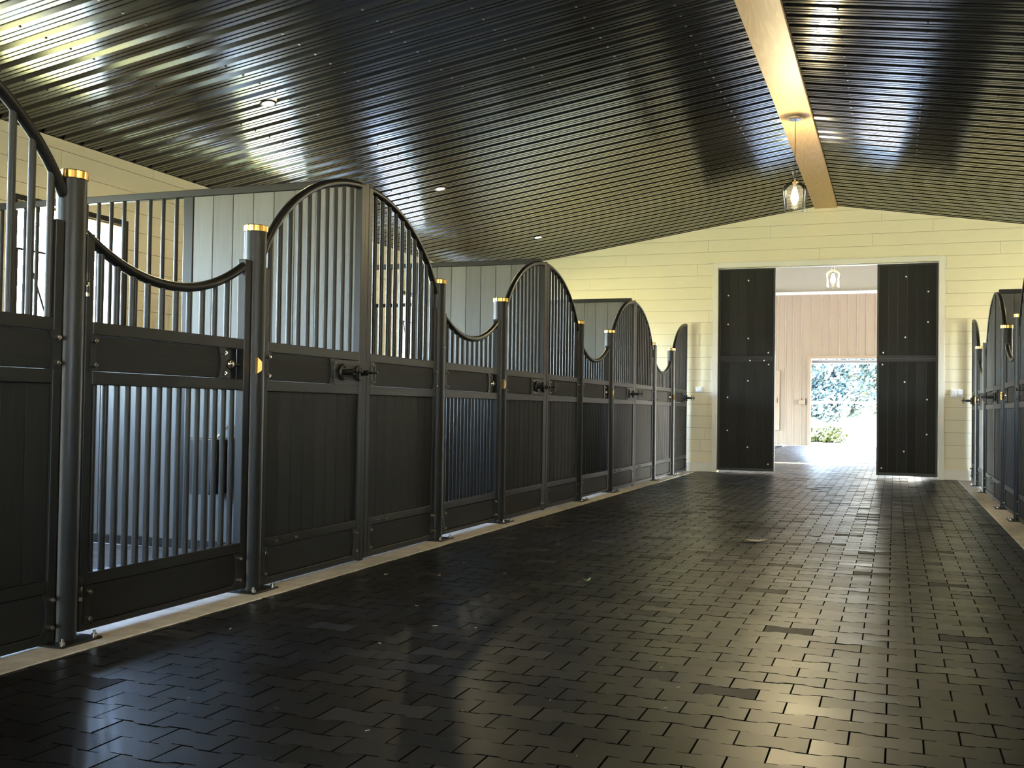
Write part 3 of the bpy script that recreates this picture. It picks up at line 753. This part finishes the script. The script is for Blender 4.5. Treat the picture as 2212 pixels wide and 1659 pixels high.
# ------------------------------------------------------------------ small fittings on the end wall and floor
def outlet(x0, x1, z0, z1, n, label):
    cx = (x0 + x1) / 2; cz = (z0 + z1) / 2
    t = thing('wall_outlet', label, 'outlet', (cx, YB, cz))
    MB().box(-(x1 - x0) / 2, (x1 - x0) / 2, -0.035, -0.002, -(z1 - z0) / 2, (z1 - z0) / 2, 0.006).build('cover', M_WHITE, t)
    w = (x1 - x0) / n
    for i in range(n): MB().box(-w * 0.32, w * 0.32, -0.042, -0.035, -(z1 - z0) * 0.33, (z1 - z0) * 0.33, 0.004).build('flap', M_JAMB, t, (-(x1 - x0) / 2 + w * (i + 0.5), 0, 0))
outlet(0.812, 0.985, 1.268, 1.388, 2, 'pale double outlet cover on the cream wall right of the sliding doors')
outlet(-3.09, -2.97, 1.31, 1.40, 1, 'pale small outlet cover on the cream wall left of the sliding doors')
dr = thing('floor_drain', 'small round dark drain cover in the pavers before the open doors', 'drain', (-0.988, 14.24, 0.0))
MB().lathe([(0.0, 0.006), (0.085, 0.006), (0.092, 0.0)], 24).build('cover', M_BLACK, dr)
def leaf(x, y, ln, wd, rz, m, name, label):
    b = MB(); n = 8; vs = []
    for i in range(n + 1):
        t = i / n; w = wd * math.sin(math.pi * (0.04 + 0.92 * t)) * 0.5; zz = 0.006 + 0.016 * (2 * t - 1) ** 2
        vs += [((t - 0.5) * ln, -w, zz + 0.006), ((t - 0.5) * ln, 0, zz), ((t - 0.5) * ln, w, zz + 0.006)]
    b.add(vs, [(3 * i + j, 3 * i + j + 1, 3 * i + j + 4, 3 * i + j + 3) for i in range(n) for j in (0, 1)], True)
    o = b.build(name, m, None, (x, y, 0.0)); o.rotation_euler = (0, 0, rz); tag(o, label, 'leaf')
leaf(-0.993, 8.185, 0.20, 0.085, 0.2, mat('dry_leaf', (0.42, 0.35, 0.26), 0.6), 'dry_leaf', 'pale dry leaf lying on the black pavers in mid aisle')
leaf(-1.661, 5.834, 0.055, 0.032, 0.9, mat('green_leaf', (0.22, 0.30, 0.16), 0.6), 'green_leaf', 'small green leaf lying on the black pavers')
rng = random.Random(23); ch = MB()
for _ in range(70):
    x, y = rng.uniform(-2.9, 0.5), rng.uniform(2.6, 7.5); a = rng.uniform(0, math.pi); l = rng.uniform(0.004, 0.014)
    dx, dy = l * math.cos(a), l * math.sin(a)
    ch.add([(x - dx, y - dy, 0.001), (x + dx, y + dy, 0.001), (x + dx - dy * 0.15, y + dy + dx * 0.15, 0.003), (x - dx - dy * 0.15, y - dy + dx * 0.15, 0.003)], [(0, 1, 2, 3)])
tag(ch.build('straw_bits', mat('straw', (0.5, 0.46, 0.38), 0.7), None, recalc=False), 'pale straw bits scattered over the black pavers', 'straw', None, 'stuff')

# ------------------------------------------------------------------ beyond the doors: cross passage, yard, far wall
struct(MB().box(-9, 7, 21.05, 21.35, -0.1, 0.006).build('threshold', mat('tan_threshold', (0.55, 0.42, 0.28), 0.7)), 'tan threshold strip across the far floor')
hd = MB().box(-9, 7, 21.15, 21.40, 3.345, 5.6).build('wall_header', M_HEAD); struct(hd, 'pale header wall beyond the end doors')
struct(MB().box(-9, 7, 21.08, 21.15, 3.315, 3.365).build('trim_5', M_WHITE), 'white trim under the pale header')
for x in (-9.0, 6.0): struct(MB().box(x, x + 0.9, 21.15, 21.4, 0, 3.345).build('wall_pier', M_HEAD), None)
sd1 = MB().box(XL - 1.2, CUL, YB + 0.2, 32.4, -0.12, -0.022).box(CUR, XRT + 1.2, YB + 0.2, 32.4, -0.12, -0.022)
yard = struct(sd1.build('floor_yard', M_BED), 'paved yard beyond the end doors')
yp = MB()
rng = random.Random(8)
r = 108
while True:
    y = 3.268 + r * PW
    if y > 32.4: break
    off = (PL / 2 if r % 2 == 0 else 0.0); x = J0 + off
    xa = x - math.floor((x + 6.4) / PL) * PL
    while xa < 3.6:
        if (xa < CUL - PL / 2 or xa > CUR + PL / 2) and not (21.05 < y < 21.35): yp.add([(px + xa, py + y, pz) for px, py, pz in rv], rf)
        xa += PL
    r += 1
tag(obj('pavers', two_tone(yp.mesh('pavers', M_RUBI, False)), yard), None, None, None, 'stuff')
# roof over the cross passage
rf_ = MB().prism([(XL - 0.5, zceil(XL - 0.5) + 0.05), (XR, ZR + 0.05), (XRT + 0.5, zceil(XRT + 0.5) + 0.05), (XRT + 0.5, zceil(XRT + 0.5) + 0.12), (XR, ZR + 0.12), (XL - 0.5, zceil(XL - 0.5) + 0.12)], 'y', YB + 0.2, 21.15).build('ceiling_passage', M_WALL)
struct(rf_, 'ceiling over the cross passage')
struct(MB().box(-12, 10, 21.15, 33.2, 5.6, 5.7).build('yard_shade_roof', M_HEAD), 'unseen pale roof added over the paved yard to shade the tan wall')  # unseen roof, added to keep the far tan wall dim
for x in (-12.2, 10.0): struct(MB().box(x, x + 0.2, 17.5, 33, 2.4, 5.6).build('yard_light_screen', M_HEAD), 'unseen pale screen added beside the yard to cut side daylight')  # unseen upper screens, added to block daylight from the yard sides
# far tan wall with ribbed siding sheets
YF = 32.64; OX0, OX1, OZ = -2.36, 0.75, 2.63
fw = MB().box(-12, OX0, YF + 0.03, YF + 0.2, 0, 5.6).box(OX1, 10, YF + 0.03, YF + 0.2, 0, 5.6).box(OX0, OX1, YF + 0.03, YF + 0.2, OZ, 5.6)
fwall = struct(fw.build('wall_far', M_TAN), 'tan ribbed metal wall across the yard')
def siding(x0, x1, z0, z1):
    cx = (x0 + x1) / 2; b = MB(); pts = []; w = x1 - x0; nr = max(1, round(w / 0.23)); p = w / nr
    for q in range(nr): pts += [(x0 - cx + q * p, 0.0), (x0 - cx + q * p + 0.012, -0.022), (x0 - cx + q * p + 0.042, -0.022), (x0 - cx + q * p + 0.054, 0.0)]
    pts.append((x1 - cx, 0.0)); m = len(pts)
    b.add([(x, y, z0) for x, y in pts] + [(x, y, z1) for x, y in pts], [(i, i + 1, m + i + 1, m + i) for i in range(m - 1)])
    b.build('siding_sheet', M_TAN, fwall, (cx, YF + 0.028, 0))
x = OX0 - 0.09
while x > -7: siding(x - 0.92, x, 0.0, 4.62); x -= 0.92
for q in range(4): siding(OX0 + q * (OX1 - OX0) / 4, OX0 + (q + 1) * (OX1 - OX0) / 4, OZ + 0.08, 4.62)
siding(OX1 + 0.09, OX1 + 1.0, 0, 4.62); siding(OX1 + 1.0, OX1 + 1.9, 0, 4.62)
MB().box(OX0 - 0.10, OX0, YF - 0.03, YF + 0.2, 0, OZ + 0.09).build('casing', M_TANT, fwall); MB().box(OX1, OX1 + 0.10, YF - 0.03, YF + 0.2, 0, OZ + 0.09).build('casing', M_TANT, fwall)
MB().box(OX0, OX1, YF - 0.03, YF + 0.2, OZ, OZ + 0.09).build('casing', M_TANT, fwall)
tag(MB().box(OX0, OX1, YF + 0.22, YF + 0.40, OZ - 0.13, OZ - 0.03, 0.01).build('roller_door', M_ROLL), 'grey rolled-up door at the head of the far opening', 'roller door')
bx = thing('switch_box', 'tan switch box beside the far opening', 'box', (-2.62, YF - 0.0, 1.24))
MB().box(-0.09, 0.09, -0.08, 0.0, 0, 0.14, 0.01).build('case', M_TANT, bx); MB().box(0.03, 0.09, -0.06, 0.0, 0.14, 0.20, 0.005).build('conduit_cap', M_TANT, bx)
ac = thing('wall_hatch', 'tan flush hatch on the far wall beside the left door leaf', 'hatch', (-3.9, YF, 0.44))
MB().box(-0.62, 0.62, -0.045, 0.0, 0, 1.84, 0.01).build('leaf', M_TANT, ac); MB().box(0.55, 0.57, -0.06, -0.045, 0.85, 1.0).build('pull', M_STEEL, ac)
# outside ground and planting
struct(MB().box(-90, 90, -70, 140, -0.6, -0.16).build('ground_lawn', M_LAWN), 'green lawn around the barn')
struct(MB().box(-10, 8, -40, YN - 0.2, -0.3, -0.10).build('ground_bounce_apron', M_GRAV), 'unseen pale gravel added before the near doorway to bounce neutral light')  # unseen gravel, added to bounce neutral daylight in through the near doorway
struct(MB().box(-30, XL - 1.2, 17.0, YF, -0.3, -0.10).box(XRT + 1.2, 26, 17.0, YF, -0.3, -0.10).build('ground_bounce_sides', M_GRAV), 'unseen pale gravel added either side of the yard to neutralise bounced light')  # unseen gravel, added so bounce into passage and yard is less yellow
struct(MB().box(-14, 9, YF + 0.05, 52, -0.3, -0.10).build('ground_gravel', M_GRAV), 'sunlit pale gravel beyond the far opening')
def foliage(b, c, rad, n, size, rng):
    for _ in range(n):
        while True:
            p = Vector((rng.uniform(-1, 1), rng.uniform(-1, 1), rng.uniform(-1, 1)))
            if 0.35 < p.length < 1: break
        q = Vector((c[0] + p.x * rad[0], c[1] + p.y * rad[1], c[2] + p.z * rad[2]))
        u = Vector((rng.gauss(0, 1), rng.gauss(0, 1), rng.gauss(0, 1))).normalized(); w = u.orthogonal().normalized(); s_ = size * rng.uniform(0.6, 1.3)
        m_ = u.cross(w)
        b.add([q - w * s_, q - m_ * s_ * 0.45, q + w * s_, q + m_ * s_ * 0.45], [(0, 1, 2, 3)])
def tree(x, y, h, r, n, label, m, seed):
    rng = random.Random(seed); t = thing('tree', label, 'tree', (x, y, -0.16), 'trees beyond the far opening')
    MB().tube([(0, 0, 0), (0.1, 0, h * 0.35), (0, 0.1, h * 0.75)], 0.22, 8, False, 0.07).build('trunk', M_BARK, t)
    b = MB()
    for q in range(9):
        a = rng.uniform(0, 2 * math.pi); d = rng.uniform(0.2, 0.75) * r; zz = h * rng.uniform(0.28, 0.85)
        foliage(b, (d * math.cos(a), d * math.sin(a), zz), (r * 0.55, r * 0.55, h * 0.17), n // 9, 0.15, rng)
    b.build('foliage', m, t, recalc=False)
tl = ['broad green tree left in the view through the far opening', 'tall dark tree in the middle of the far opening', 'green tree at the right of the far opening', 'low green tree before the tall one in the far opening', 'rear green tree filling the top of the far opening']
for i, (x, y, h, r_) in enumerate(((-7.2, 62, 9.5, 3.0), (-3.4, 74, 12, 3.4), (-0.4, 62, 9.5, 2.9), (-3.3, 54, 4.4, 1.9), (3.6, 74, 12, 3.0))): tree(x, y, h, r_, 11000, tl[i], M_LEAF, 40 + i)
rng = random.Random(77); sh = thing('shrub', 'yellow-green low shrub at the left foot of the far opening', 'shrub', (-2.75, 40.5, -0.10))
b = MB()
for q in range(6): foliage(b, (rng.uniform(-0.8, 0.7), rng.uniform(-0.5, 0.5), 0.22 + rng.uniform(0, 0.12)), (0.5, 0.45, 0.30), 420, 0.09, rng)
b.build('foliage', M_LEAF2, sh, recalc=False); MB().tube([(0, 0, 0), (0, 0, 0.25)], 0.03, 6).build('stem', M_BARK, sh)
wp = thing('fence', 'white post and rail fence behind the shrub in the far opening', 'fence', (-1.9, 45, -0.10))
MB().box(-0.06, 0.06, -0.06, 0.06, 0, 1.45, 0.01).build('post', M_WHITE, wp); MB().box(-3.0, 3.0, -0.02, 0.02, 1.50, 1.58, 0.005).build('rail', M_WHITE, wp)
for x in (-2.9, 2.9): MB().box(x - 0.06, x + 0.06, -0.06, 0.06, 0, 1.6, 0.01).build('post', M_WHITE, wp)
bl = thing('barrel', 'small blue barrel at the right of the far opening', 'barrel', (-0.76, 41, -0.10))
MB().lathe([(0.0, 0.0), (0.10, 0.0), (0.11, 0.03), (0.12, 0.16), (0.11, 0.32), (0.10, 0.35), (0.0, 0.35)], 16).build('drum', M_BLUE, bl)
MB().lathe([(0.122, 0.20), (0.126, 0.21), (0.122, 0.22)], 16).build('hoop', M_BLUE, bl)

S.cycles.max_bounces = 10; S.cycles.diffuse_bounces = 5; S.cycles.glossy_bounces = 5; S.cycles.transparent_max_bounces = 16
S.cycles.sample_clamp_indirect = 6.0
S.cycles.use_denoising = True
